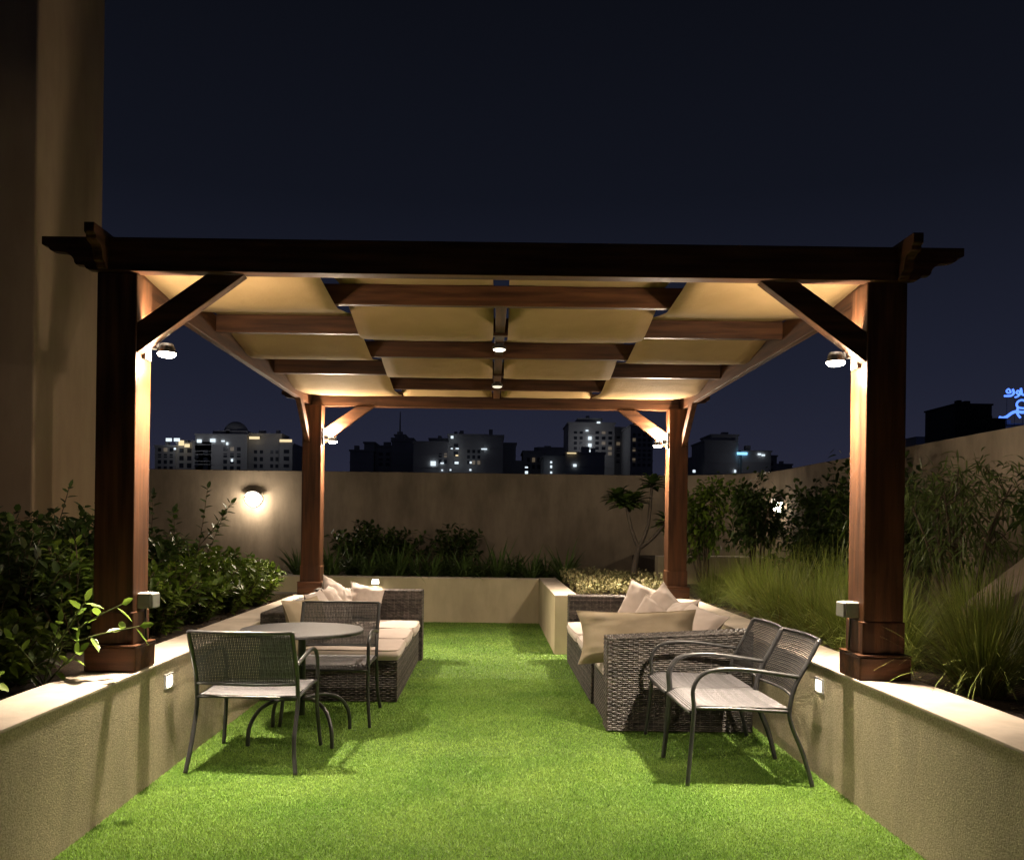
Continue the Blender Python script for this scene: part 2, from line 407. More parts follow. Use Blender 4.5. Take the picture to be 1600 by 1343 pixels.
updown(XR0, 9.945, -1, 'small dark up and down lamp on the back right pergola post', 72, 14, 66, 80)
for y, l in ((6.9, 'nearer round downlight under the middle beam of the pergola'), (8.75, 'farther round downlight under the middle beam of the pergola')):
    r = empty('downlight', (.057, y, 2.84)); tag(r, l, 'downlight', 'downlights under the pergola roof')
    q = MB(); q.lathe([(.03, 0), (.034, -.004), (.034, -.01), (.052, -.02), (.055, -.04), (.049, -.0415)], 28, (0, 0, -.001)); q.build('housing', LAMPM, r)
    q = MB(); q.lathe([(.046, -.04), (.044, -.048), (.030, -.054), (.008, -.056)], 28, (0, 0, -.002)); q.build('lens', GLOWD if y < 8 else emit('downlight_lens_dim', (1, .88, .7), .9), r, 0, True)
    light('bulb', 'AREA', (0, 0, -.065), 40 if y < 8 else 18, r, .09, spread=R0(130))
# sockets on the front posts
for x, s, l in ((XL1, 1, 'grey weatherproof socket box on the front left post'), (XR0, -1, 'grey weatherproof socket box on the front right post')):
    r = empty('socket_box', (x, 4.815, 1.02)); tag(r, l, 'socket', 'socket boxes on the front posts')
    a, b = sorted((0, .07*s)); q = MB(); q.box(a, -.05, -.042, b, .05, .042); q.build('box_body', PLAST, r, .006)
    a, b = sorted((.071*s, .086*s)); q = MB(); q.box(a, -.053, -.040, b, .053, .040); q.build('lid', PLAST, r, .006)
    q = MB(); q.tube([(.016*s, .03, -.043), (.016*s, .03, -.10), (.022*s, .03, -.22)], .006); q.build('conduit', LAMPM, r, 0, True)
# step lights in the planter walls
def steplight(loc, rz, label, p):
    r = empty('step_light', loc, rz); tag(r, label, 'step light', 'step lights in the planter walls')
    q = MB()
    for b in ((-.06, -.012, .03, .06, 0, .042), (-.06, -.012, -.042, .06, 0, -.03), (-.06, -.012, -.03, -.048, 0, .03), (.048, -.012, -.03, .06, 0, .03)): q.box(*b)
    q.build('bezel', PLAST, r, .002)
    q = MB(); q.box(-.047, -.008, -.029, .047, 0, .029); q.build('lens', GLOWS, r, .002)
    light('bulb', 'AREA', (0, -.016, 0), p, r, .05, (math.radians(68), 0, 0))
steplight((-1.838, 5.15, .53), PI/2, 'small lit step light in the left planter wall under the front post', 1.2)
steplight((1.938, 5.22, .54), -PI/2, 'small lit step light in the right planter wall under the front post', 1.2)
steplight((-1.67, 13.198, .59), 0, 'small bright step light in the far end wall behind the left sofa', 9)
# bulkhead lamps on the boundary wall
def bulkhead(loc, rz, label, p):
    r = empty('bulkhead_lamp', loc, rz); tag(r, label, 'wall lamp', 'bulkhead lamps on the boundary wall')
    q = MB(); q.lathe([(.15, 0), (.15, .02), (.14, .03)], 30); o = q.build('back_plate', WHITEM, r); o.rotation_euler.x = PI/2
    q = MB(); q.lathe([(.15, .03), (.145, .06), (.115, .09), (.06, .11), (.01, .117)], 30, sy=.72); o = q.build('lens', GLOW, r, 0, True); o.rotation_euler.x = PI/2
    q = MB(); n = 16
    vs = []
    for k in range(n+1):
        a = PI*(.15+.70*k/n)
        for rr, yy in ((.158, -.03), (.166, -.03), (.166, -.13), (.158, -.13)): vs.append((rr*math.cos(a), yy, rr*.82*math.sin(a)))
    fs = [(4*k+j, 4*k+(j+1) % 4, 4*k+4+(j+1) % 4, 4*k+4+j) for k in range(n) for j in range(4)] + [(0, 3, 2, 1), (4*n, 4*n+1, 4*n+2, 4*n+3)]
    q.add(vs, fs); q.build('hood', LAMPM, r)
    light('bulb', 'POINT', (0, -.24, -.03), p, r, .07, color=(1, .86, .68))
bulkhead((-4.29, 16.298, 1.86), 0, 'bright bulkhead lamp on the boundary wall beyond the left shrubs', 34)
bulkhead((4.648, 14.3, 1.80), -PI/2, 'bright bulkhead lamp glimpsed through the dark tree at the right', 7)

# ------------------------------------------------------------------ wicker
def weave(q, p00, p10, p11, p01, amp=.0035, rh=.0145, cs=.036, out=1):
    p00, p10, p11, p01 = map(V, (p00, p10, p11, p01))
    nrm = (p10-p00).cross(p01-p00).normalized()*out
    W = ((p10-p00).length+(p11-p01).length)/2; H = ((p01-p00).length+(p11-p10).length)/2
    nr = max(2, round(H/rh)); nc = max(2, round(W/cs)); ns = nc*3
    def P(u, v, o): return (p00*(1-u)+p10*u)*(1-v)+(p01*(1-u)+p11*u)*v + nrm*o
    for i in range(nr):
        vs = []
        j1 = random.uniform(-.0012, .0012)
        for k in range(ns+1):
            u = k/ns; o = amp*math.cos(PI*(u*nc+i)) + amp + j1
            for dv, oo in ((.06, -.002), (.5, .0022), (.94, -.002)): vs.append(P(u, (i+dv)/nr, o+oo))
        fs = []
        for k in range(ns):
            for a in (0, 1):
                f = (3*k+a, 3*k+3+a, 3*k+4+a, 3*k+1+a); fs.append(f if out > 0 else f[::-1])
        q.add(vs, fs)
    for k in range(nc+1):          # stakes
        u = min(max(k/nc, .004), .996); du = .0045/W
        vs = [P(u-du, 0, .002), P(u+du, 0, .002), P(u+du, 1, .002), P(u-du, 1, .002), P(u, 0, .005), P(u, 1, .005)]
        q.add(vs, [(0, 4, 5, 3), (4, 1, 2, 5)] if out > 0 else [(3, 5, 4, 0), (5, 2, 1, 4)])
def wicker_box(name, b, parent, faces='fblrt', ztop=None, edge=True):
    # b = x0,y0,z0,x1,y1,z1 ; faces: f(-y) b(+y) l(-x) r(+x) t(+z) ; ztop = (z at x0, z at x1)
    x0, y0, z0, x1, y1, z1 = b; za, zb = ztop or (z1, z1); i = .006
    q = MB(); q.hexa([(x0+i, y0+i, z0), (x1-i, y0+i, z0), (x1-i, y1-i, z0), (x0+i, y1-i, z0), (x0+i, y0+i, za-i), (x1-i, y0+i, zb-i), (x1-i, y1-i, zb-i), (x0+i, y1-i, za-i)], 1)
    if 'f' in faces: weave(q, (x0, y0, z0), (x1, y0, z0), (x1, y0, zb), (x0, y0, za))
    if 'b' in faces: weave(q, (x1, y1, z0), (x0, y1, z0), (x0, y1, za), (x1, y1, zb))
    if 'r' in faces: weave(q, (x1, y0, z0), (x1, y1, z0), (x1, y1, zb), (x1, y0, zb))
    if 'l' in faces: weave(q, (x0, y1, z0), (x0, y0, z0), (x0, y0, za), (x0, y1, za))
    if 't' in faces:
        if x1-x0 > y1-y0: weave(q, (x0, y0, za), (x0+.0, y1, za), (x1, y1, zb), (x1, y0, zb), out=-1, rh=.020, cs=.05)
        else: weave(q, (x0, y0, za), (x1, y0, zb), (x1, y1, zb), (x0, y1, za), rh=.020, cs=.05)
    if edge:
        for (a, c) in (((x0, y0, za), (x1, y0, zb)), ((x0, y1, za), (x1, y1, zb)), ((x0, y0, za), (x0, y1, za)), ((x1, y0, zb), (x1, y1, zb)), ((x0, y0, z0), (x0, y0, za)), ((x1, y0, z0), (x1, y0, zb))):
            A, B = V(a), V(c); n = max(2, int((B-A).length/.011)); 
            for k in range(n):     # wrapped rim: short fat coils
                t0 = A.lerp(B, k/n); t1 = A.lerp(B, (k+.92)/n); q.tube([t0, t0.lerp(t1, .5), t1], .0085+random.uniform(-.001, .0012), 5, 0, cap=False)
    return q.build(name, [WICK, WICKB], parent)

def cushion_block(name, b, m, parent, puff=.018, r=.035):
    """soft box cushion with rounded edges and a welt"""
    x0, y0, z0, x1, y1, z1 = b; nx, ny = 14, 14
    q = MB(); W = x1-x0; D = y1-y0; H = z1-z0
    def ring(t, ins):   # rounded outline
        pts = []
        for k in range(4*12):
            side = k//12; u = (k % 12)/12
            c = [(u, 0), (1, u), (1-u, 1), (0, 1-u)][side]
            x = x0+ins+c[0]*(W-2*ins); y = y0+ins+c[1]*(D-2*ins)
            cxm, cym = (x0+x1)/2, (y0+y1)/2
            # round the corners
            fx = (x-cxm)/(W/2-ins+1e-6); fy = (y-cym)/(D/2-ins+1e-6)
            k_ = 1-.045*(abs(fx)**6*abs(fy)**6)
            w_ = .006*noise.noise((x*5, y*5, t*9+x0))
            pts.append((cxm+(x-cxm)*k_+w_, cym+(y-cym)*k_+w_, t+.008*noise.noise((x*4, y*4, 3+y0))))
        return pts
    prof = [(0, .025), (.10, .004), (.5, -.008), (.90, .004), (1.0, .022), (1.06, .07), (1.14, .18)]
    rings = [ring(z0+H*a, ins*1.0 if ins < .1 else ins) for a, ins in prof]
    n = 48; vs = [p for r_ in rings for p in r_]
    fs = [(i*n+k, i*n+(k+1) % n, (i+1)*n+(k+1) % n, (i+1)*n+k) for i in range(len(rings)-1) for k in range(n)]
    fs += [tuple(range(n-1, -1, -1))]
    c = len(vs); top = rings[-1]
    vs.append(((x0+x1)/2, (y0+y1)/2, z0+H*1.16)); o = (len(rings)-1)*n
    fs += [(o+k, o+(k+1) % n, c) for k in range(n)]
    q.add(vs, fs); ob = q.build(name, m, parent, 0, True)
    q = MB()
    for zz, ins in ((z0+H*.97, .006), (z0+H*.06, .006)):
        r_ = ring(zz, ins); q.tube(r_+[r_[0]], .0045, 5, cap=False)
    q.build('piping', m, ob, 0, True)
    return ob
def pillow(loc, rot, w, h, t, m, label, seed=0, group='scatter pillows on the sofas', cat='pillow', name='pillow'):
    n = 22; vs = []; fs = []
    for s in (1, -1):
        for j in range(n+1):
            for i in range(n+1):
                u = -1+2*i/n; v = -1+2*j/n
                k = 1-.10*(1-v*v)*abs(u)**3 ; l = 1-.10*(1-u*u)*abs(v)**3
                e_ = max(0, (1-u**4))*max(0, (1-v**4))
                z = t/2*e_**.62*(1-.25*(abs(u*v)))
                z += .015*noise.noise((u*2.3+seed, v*2.3, s*3+seed))*min(1, e_*3) - .010*(1-abs(noise.noise((u*1.7+v*1.9+seed, v*2.2-u, seed*1.7)))*2.4)*min(1, e_*2)*(abs(u*v)**.5) + .005*noise.noise((u*6, v*6+seed, s))*min(1, e_*3)
                z -= .012*math.exp(-((u-.3)**2+(v-.6)**2)*5)
                vs.append((u*k*w/2, v*l*h/2, s*z))
    N = (n+1)**2
    for s in (0, 1):
        for j in range(n):
            for i in range(n):
                a = s*N+j*(n+1)+i; f = (a, a+1, a+n+2, a+n+1); fs.append(f if s == 0 else f[::-1])
    q = MB(); q.add(vs, fs); o = q.build(name, m, None, 0, True)
    o.location = loc; o.rotation_euler = rot
    rim = [vs[i] for i in range(n+1)] + [vs[j*(n+1)+n] for j in range(1, n+1)] + [vs[n*(n+1)+i] for i in range(n-1, -1, -1)] + [vs[j*(n+1)] for j in range(n-1, 0, -1)]
    q = MB(); q.tube(rim+[rim[0]], .004, 5, cap=False); q.build('piping', m, o, 0, True)
    return tag(o, label, cat, group)

# left sofa (L: base, back along the wall, arm at the far end)
sl_ = empty('wicker_sofa', (-1.27, 8.4, 0)); tag(sl_, 'brown wicker sofa with pink beige seat cushions along the left wall', 'sofa', 'wicker sofas facing each other')
def rel(o, b): return (b[0]-o.location.x, b[1]-o.location.y, b[2], b[3]-o.location.x, b[4]-o.location.y, b[5])
wicker_box('sofa_base', rel(sl_, (-1.60, 7.22, .012, -.735, 9.40, .33)), sl_, 'frb')
wicker_box('backrest', rel(sl_, (-1.83, 7.22, .012, -1.62, 9.40, .71)), sl_, 'frt')
wicker_box('armrest', rel(sl_, (-1.83, 9.42, .012, -.70, 9.62, .74)), sl_, 'frt')
for a, b, zz in ((7.20, 7.92, .345), (7.93, 8.66, .35), (8.67, 9.40, .352)):
    cushion_block('seat_cushion', rel(sl_, (-1.60, a, zz, -.71-.01*(a < 8), b, zz+.085)), CUSH, sl_)
# right sofa
sr_ = empty('wicker_sofa', (1.35, 8.0, 0)); tag(sr_, 'grey brown wicker sofa with armrest beside the stacked chairs along the right wall', 'sofa', 'wicker sofas facing each other')
wicker_box('armrest', rel(sr_, (.845, 6.30, .012, 1.86, 6.50, .70)), sr_, 'flt', ztop=(.655, .715))
wicker_box('sofa_base', rel(sr_, (.865, 6.51, .012, 1.70, 7.24, .33)), sr_, 'l')
wicker_box('sofa_base', rel(sr_, (.845, 7.26, .012, 1.70, 9.46, .33)), sr_, 'fl')
wicker_box('backrest', rel(sr_, (1.76, 6.51, .012, 1.91, 9.46, .60)), sr_, 'lt')
wicker_box('armrest', rel(sr_, (.86, 9.48, .012, 1.90, 9.69, .70)), sr_, 'flt')
cushion_block('seat_cushion', rel(sr_, (.85, 6.52, .345, 1.70, 7.235, .425)), CUSH, sr_)
cushion_block('seat_cushion', rel(sr_, (.82, 7.26, .35, 1.70, 8.35, .435)), CUSHP, sr_)
cushion_block('seat_cushion', rel(sr_, (.82, 8.36, .35, 1.70, 9.46, .435)), CUSHP, sr_)

R = math.radians
# pillows: left sofa
pillow((-1.50, 7.42, .62), (R(70), R(0), R(72)), .58, .42, .17, KHAKI, 'upright beige back cushion nearest the camera on the left sofa', 1, 'back cushions leaning on the left sofa', 'cushion', 'back_cushion')
pillow((-1.50, 8.02, .63), (R(68), R(0), R(88)), .62, .42, .18, CUSH, 'middle back cushion leaning against the left sofa back', 2, 'back cushions leaning on the left sofa', 'cushion', 'back_cushion')
pillow((-1.50, 8.66, .63), (R(68), R(0), R(94)), .62, .42, .18, CUSH, 'back cushion behind the standing pillows on the left sofa', 3, 'back cushions leaning on the left sofa', 'cushion', 'back_cushion')
pillow((-1.52, 9.0, .665), (R(64), R(26), R(50)), .42, .42, .17, CUSHP, 'tilted pale pillow with its corner up in the far left sofa corner', 4)
pillow((-1.27, 9.25, .64), (R(70), R(12), R(16)), .36, .36, .16, CUSHP, 'pale pillow leaning on the far armrest of the left sofa', 5)
# pillows: right sofa
pillow((1.13, 6.76, .62), (R(76), R(-1), R(3)), .92, .40, .15, KHAKI, 'long pinkish back cushion standing behind the near armrest of the right sofa', 6, 'back cushions leaning on the right sofa', 'cushion', 'back_cushion')
pillow((1.66, 7.25, .63), (R(46), R(8), R(-66)), .50, .42, .17, CUSHP, 'plump pale pillow nearest the stacked chairs on the right sofa', 7)
pillow((1.66, 7.92, .63), (R(52), R(-10), R(-74)), .46, .40, .17, CUSHP, 'rounded pale pillow leaning back in the middle of the right sofa', 8)
pillow((1.63, 8.50, .66), (R(62), R(34), R(-60)), .40, .40, .16, CUSHP, 'pale pillow with pointed corners up on the right sofa', 9)
pillow((1.53, 8.45, .58), (R(70), R(24), R(-40)), .36, .36, .14, CUSHP, 'small pale pillow in front of the pointed one on the right sofa', 10)
pillow((1.53, 9.00, .655), (R(68), R(16), R(-34)), .42, .44, .17, CUSHP, 'tall leaning pale pillow at the far end of the right sofa', 11)

# ------------------------------------------------------------------ chairs
def bez(pts, n=8):   # Catmull-Rom
    pts = [V(p) for p in pts]; out = []
    for i in range(len(pts)-1):
        p0 = pts[max(i-1, 0)]; p1 = pts[i]; p2 = pts[i+1]; p3 = pts[min(i+2, len(pts)-1)]
        for k in range(n):
            t = k/n; out.append(.5*((2*p1)+(p2-p0)*t+(2*p0-5*p1+4*p2-p3)*t*t+(3*p1-p0-3*p2+p3)*t**3))
    out.append(pts[-1]); return out
def make_chair():
    r = empty('garden_chair', (0, 0, 0))
    hw = .295
    for s in (-1, 1):
        x = s*hw; xf = s*(hw+.02)
        q = MB(); q.tube(bez([(xf, .34, .0), (x, .315, .25), (x, .305, .42), (x, .31, .53), (x, .265, .61), (x, .17, .643), (x, .0, .642), (x, -.29, .605)]), .0125, 10)
        q.build('front_leg_and_arm', METAL, r, 0, True)
        q = MB(); q.tube(bez([(xf, -.36, .0), (x, -.315, .17), (x, -.245, .34), (x, -.235, .43), (x, -.265, .56), (x, -.33, .68), (x, -.395, .812)]), .0130, 10)
        q.build('rear_leg', METAL, r, 0, True)
        q = MB(); q.tube(bez([(x*.985, .30, .425), (x*.985, .1, .425), (x*.985, -.1, .415), (x*.985, -.24, .41)], 4), .010, 8); q.build('seat_rail', METAL, r, 0, True)
    bow = lambda u: -.035*math.cos(u*PI/2)
    def backpt(u, z, off=0):   # u -1..1
        k = (z-.56)/(.812-.56)
        y = -.265-.135*max(0, min(1.05, k)) if z > .56 else -.235-.03*(z-.43)/.13
        return V((u*hw*.97, y+bow(u)+off, z))
    q = MB(); q.tube([backpt(u, .812) for u in np.linspace(-1.03, 1.03, 15)], .010, 8); q.build('top_rail', METAL, r, 0, True)
    q = MB(); q.tube([backpt(u, .495) for u in np.linspace(-1.03, 1.03, 15)], .009, 8); q.build('lower_rail', METAL, r, 0, True)
    q = MB()
    def ribbon(pts, wv, o=0):
        vs = []
        for p in pts: vs += [p-wv, p+wv]
        q.add(vs, [(2*i, 2*i+2, 2*i+3, 2*i+1) for i in range(len(pts)-1)])
    nc = 56
    for i in range(nc):
        u = -1+2*(i+.5)/nc; ribbon([backpt(u, z, .0012*(1 if i % 2 else -1)) for z in np.linspace(.50, .81, 9)], V((.0037, 0, 0)))
    nr = 32
    for j in range(nr):
        z = .502+(.81-.502)*(j+.5)/nr; ribbon([backpt(u, z, .0012*(-1 if j % 2 else 1)) for u in np.linspace(-1, 1, 17)], V((0, 0, .0034)))
    q.build('back_weave', MESHD, r)
    q = MB()
    def seatpt(u, y):
        k = (y+.235)/(.325+.235)
        z = .425+.012*k-.022*math.sin(PI*min(1, k))*math.cos(u*PI/2)
        if k > .86: z -= (k-.86)**2*1.6
        return V((u*hw*.965, y, z))
    for i in range(52):
        u = -1+2*(i+.5)/52; ribbon([seatpt(u, y) for y in np.linspace(-.235, .325, 14)], V((.0044, 0, 0)))
    for j in range(50):
        y = -.235+.56*(j+.5)/50; ribbon([seatpt(u, y)+V((0, 0, .0015)) for u in np.linspace(-1, 1, 13)], V((0, .0044, 0)))
    q.build('seat_weave', MESHG, r)
    q = MB(); q.tube([seatpt(u, .325)+V((0, 0, -.006)) for u in np.linspace(-1.02, 1.02, 11)], .009, 8); q.build('cross_rail', METAL, r, 0, True); q = MB(); q.tube([seatpt(u, -.24)+V((0, 0, -.01)) for u in np.linspace(-1.02, 1.02, 9)], .009, 8)
    q.build('cross_rail', METAL, r, 0, True)
    return r
ch = make_chair()
spots = [(-1.395, 5.46, R(-1), 'dark mesh garden chair seen from behind in front of the round table'),
         (-1.145, 6.63, R(181), 'dark mesh garden chair facing the camera between the round table and the left sofa'),
         (1.455, 5.31, R(91), 'nearer of the two dark mesh garden chairs by the right wall'),
         (1.44, 5.90, R(90), 'farther dark mesh garden chair by the right wall beside the wicker armrest')]
for i, (x, y, a, l) in enumerate(spots):
    o = ch if i == 0 else copy_tree(ch)
    o.location = (x, y, .012); o.rotation_euler.z = a
    tag(o, l, 'garden chair', 'dark metal garden chairs')
# table
tb = empty('round_table', (-1.245, 6.0, .012)); tag(tb, 'round dark grey metal table between the two left chairs', 'table')
q = MB(); q.lathe([(.38, .700), (.402, .701), (.407, .708), (.407, .718), (.402, .724), (.36, .7245)], 64); q.build('table_top', TTOP, tb)
q = MB(); q.lathe([(.025, .15), (.025, .66), (.10, .69), (.10, .6995)], 20); q.build('column', METAL, tb, 0, True)
for k in range(4):
    a = R(42)+k*PI/2; d = V((math.cos(a), math.sin(a), 0))
    pts = bez([d*.02+V((0, 0, .26)), d*.16+V((0, 0, .27)), d*.30+V((0, 0, .225)), d*.375+V((0, 0, .12)), d*.385+V((0, 0, 0))])
    q = MB(); q.tube(pts, .013, 9); q.build('leg', METAL, tb, 0, True)

# ------------------------------------------------------------------ plants
def leaf_mesh(name, L, m, parent=None):
    """L: list of (base, dir, normal, length, width, droop)"""
    n = len(L); A = np.zeros((n, 8, 3))
    B = np.array([l[0] for l in L]); D = np.array([l[1] for l in L]); N = np.array([l[2] for l in L])
    ln = np.array([l[3] for l in L])[:, None]; wd_ = np.array([l[4] for l in L])[:, None]; dr = np.array([l[5] for l in L])[:, None]
    D = D/np.linalg.norm(D, axis=1, keepdims=True)
    Sd = np.cross(D, N); Sd /= np.linalg.norm(Sd, axis=1, keepdims=True)+1e-9
    Nn = np.cross(Sd, D)
    down = np.array([0, 0, -1.0])
    def pt(t, s, f): return B+D*ln*t+Sd*wd_*s*.5+Nn*wd_*f+down*ln*dr*t*t
    A[:, 0] = pt(0, 0, 0); A[:, 1] = pt(.3, 1, .10); A[:, 2] = pt(.7, .8, .08); A[:, 3] = pt(1, 0, 0)
    A[:, 4] = pt(.7, -.8, .08); A[:, 5] = pt(.3, -1, .10); A[:, 6] = pt(.3, 0, -.05); A[:, 7] = pt(.7, 0, -.05)
    fq = np.array([[0, 6, 5, 5], [6, 7, 4, 5], [7, 3, 4, 4], [0, 1, 6, 6], [1, 2, 7, 6], [2, 3, 7, 7]])
    # triangles and quads -> all as tris
    tri = np.array([[0, 6, 5], [6, 7, 4], [6, 4, 5], [7, 3, 4], [0, 1, 6], [1, 2, 7], [1, 7, 6], [2, 3, 7]])
    F = (np.arange(n)[:, None, None]*8+tri[None]).reshape(-1)
    me = np_mesh(name, A.reshape(-1, 3), F, 3, m)
    return link(name, me, parent)
def rv(): return V((random.gauss(0, 1), random.gauss(0, 1), random.gauss(0, 1))).normalized()
def shrub(loc, rx, ry, h, nst, lf, wf, m, label, cat='shrub', name='broadleaf_shrub', per=13, up=.5, group=None, stem=.006, bare=.12, droop=.2, sm=STEM, lean=(0, 0)):
    r = empty(name, loc); tag(r, label, cat, group)
    L = []; q = MB()
    for k in range(nst):
        a = random.uniform(0, 2*PI); rr = math.sqrt(random.random())
        hh = h*(.55+.45*random.random())*(1-.30*rr*rr)
        base = V((math.cos(a)*rr*rx*.35, math.sin(a)*rr*ry*.35, 0)); top = V((math.cos(a)*rr*rx+lean[0], math.sin(a)*rr*ry+lean[1], hh))
        mid = base.lerp(top, .5)+V((0, 0, hh*.12))+rv()*.04
        pts = bez([base, mid, top], 5); q.tube(pts, stem, 5, r2=stem*.4, cap=False)
        for j in range(per):
            t = bare+(1-bare)*(j+random.random())/per; i = min(int(t*(len(pts)-1)), len(pts)-2)
            p = pts[i].lerp(pts[i+1], t*(len(pts)-1)-i); tg = (pts[i+1]-pts[i]).normalized()
            sd = rv(); sd = (sd-tg*sd.dot(tg)).normalized()
            for s in (1, -1):
                if random.random() < .12: continue
                d = (sd*s*random.uniform(.6, 1)+tg*up*random.uniform(.5, 1.2)+rv()*.2+V((0, 0, .15)))
                nn = (V((0, 0, 1))+rv()*.45)
                L.append((tuple(p+sd*s*.01), tuple(d), tuple(nn), lf*random.uniform(.6, 1.15), wf*random.uniform(.7, 1.1), droop*random.uniform(.3, 1.3)))
    q.build('stems', sm, r, 0, True); leaf_mesh('foliage', L, m, r)
    return r
random.seed(21)
LG = 'shrubs in the left planter'
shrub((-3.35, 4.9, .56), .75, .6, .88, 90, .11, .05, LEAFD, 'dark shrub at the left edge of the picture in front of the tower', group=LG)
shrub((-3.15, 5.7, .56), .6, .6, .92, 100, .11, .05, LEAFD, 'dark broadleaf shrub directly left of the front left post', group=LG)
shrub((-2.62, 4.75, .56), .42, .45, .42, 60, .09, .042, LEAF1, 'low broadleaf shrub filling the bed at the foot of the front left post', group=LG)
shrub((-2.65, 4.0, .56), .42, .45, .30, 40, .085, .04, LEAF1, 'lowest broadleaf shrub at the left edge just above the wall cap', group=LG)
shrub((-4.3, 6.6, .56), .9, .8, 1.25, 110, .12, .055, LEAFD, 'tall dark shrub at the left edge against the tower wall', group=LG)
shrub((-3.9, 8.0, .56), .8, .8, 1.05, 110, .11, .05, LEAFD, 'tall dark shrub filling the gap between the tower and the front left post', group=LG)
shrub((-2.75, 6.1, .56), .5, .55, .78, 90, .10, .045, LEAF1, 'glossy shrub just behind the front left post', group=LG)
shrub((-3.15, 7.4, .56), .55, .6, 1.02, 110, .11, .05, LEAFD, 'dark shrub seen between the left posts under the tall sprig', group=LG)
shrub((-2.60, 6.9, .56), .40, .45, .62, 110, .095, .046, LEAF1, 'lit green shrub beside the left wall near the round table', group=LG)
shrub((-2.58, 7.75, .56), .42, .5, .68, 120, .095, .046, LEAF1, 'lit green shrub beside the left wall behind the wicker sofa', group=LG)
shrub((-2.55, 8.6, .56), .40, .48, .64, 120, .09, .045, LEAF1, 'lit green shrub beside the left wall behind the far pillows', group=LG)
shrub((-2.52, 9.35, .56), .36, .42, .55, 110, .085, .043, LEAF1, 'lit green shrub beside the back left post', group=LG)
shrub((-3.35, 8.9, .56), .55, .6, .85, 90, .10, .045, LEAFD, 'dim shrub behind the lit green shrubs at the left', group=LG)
# tall sprigs
def sprig(loc, pts, n, lf, wf, m, label, name='upright_sprig', sm=STEM, cat='plant', group=None, r0=.006):
    r = empty(name, loc); tag(r, label, cat, group)
    q = MB(); L = []
    for path in pts:
        bp = bez(path, 8); q.tube(bp, r0, 6, r2=r0*.4, cap=False)
        for j in range(n):
            t = .18+.82*(j+.5)/n; f = t*(len(bp)-1); i = min(int(f), len(bp)-2); p = bp[i].lerp(bp[i+1], f-i)
            tg = (bp[i+1]-bp[i]).normalized(); a = j*2.4
            u = tg.cross(V((0, 1, 0.01))).normalized(); w_ = tg.cross(u)
            sd = u*math.cos(a)+w_*math.sin(a)*.8
            L.append((tuple(p), tuple(sd+tg*.55), tuple(V((0, 0, 1))+rv()*.3-sd*.3), lf*random.uniform(.75, 1.1), wf*random.uniform(.85, 1.1), .15))
        L.append((tuple(bp[-1]), tuple(tg+rv()*.2), (0.2, -1, .3), lf*.8, wf*.8, 0))
    q.build('stems', sm, r, 0, True); leaf_mesh('foliage', L, m, r); return r
SG = 'tall leafy sprigs above the left shrubs'
sprig((-2.85, 8.6, .6), [[(0, 0, 0), (.05, 0, .5), (.10, .0, .85), (.14, 0, 1.16)], [(.02, 0, .3), (.18, 0, .62), (.28, .05, .90)], [(.02, 0, .3), (-.14, 0, .6), (-.20, .05, .92)], [(.06, 0, .6), (.22, 0, .80), (.36, .02, 1.02)]], 17, .10, .048, LEAFD, 'dark leafy sprig silhouetted against the lit wall left of the bulkhead lamp', group=SG)
sprig((-3.35, 8.9, .6), [[(0, 0, 0), (-.04, 0, .5), (.0, .0, .85), (.0, 0, 1.1)], [(.0, 0, .3), (.14, 0, .62), (.2, .05, .95)], [(0, 0, .3), (-.2, 0, .6), (-.28, .05, .98)]], 16, .10, .048, LEAFD, 'dim leafy sprig beside the inner edge of the front left post', group=SG)
sprig((-3.3, 6.6, .9), [[(0, 0, 0), (.06, 0, .3), (.14, 0, .56), (.2, 0, .78)], [(.0, 0, 0), (-.1, 0, .25), (-.22, .0, .50)]], 15, .085, .035, LEAFD, 'pointed dark shoot rising above the shrubs in front of the tower', group=SG)
sprig((-2.26, 4.55, .6), [[(0, 0, 0), (.12, -.02, .22), (.26, -.06, .34), (.44, -.10, .43)], [(.08, -.02, .2), (.30, -.05, .27), (.52, -.08, .32)], [(.05, -.02, .15), (.16, -.04, .33), (.24, -.06, .44)]], 5, .10, .042, LEAFY, 'bright young sprig arching in front of the front left post', sm=STEMG, group='bright young sprigs')
sprig((-2.24, 4.52, .60), [[(0, 0, 0), (.03, 0, .15), (.08, 0, .33)], [(0, 0, 0), (-.12, 0, .12), (-.25, 0, .2)], [(0, 0, 0), (.12, -.05, .12), (.22, -.08, .20)], [(0, 0, .02), (-.02, -.08, .14), (-.1, -.12, .26)]], 7, .08, .038, LEAFY, 'bright low sprig overhanging the cap of the left wall', sm=STEMG, group='bright young sprigs')
sprig((-2.50, 4.45, .60), [[(0, 0, 0), (-.1, 0, .12), (-.2, 0, .25)], [(0, 0, 0), (.1, 0, .1), (.16, -.05, .13)]], 6, .08, .038, LEAFY, 'bright sprig at the left edge of the picture over the wall cap', sm=STEMG, group='bright young sprigs')
sprig((-2.42, 9.55, .58), [[(0, 0, 0), (.05, -.1, .2), (.14, -.2, .40)], [(0, 0, 0), (.1, -.15, .15), (.22, -.3, .27)], [(0, 0, 0), (-.02, -.2, .2), (.0, -.4, .38)]], 8, .075, .038, LEAFY, 'bright leafy shoot at the foot of the back left post', sm=STEMG, group='bright young sprigs')

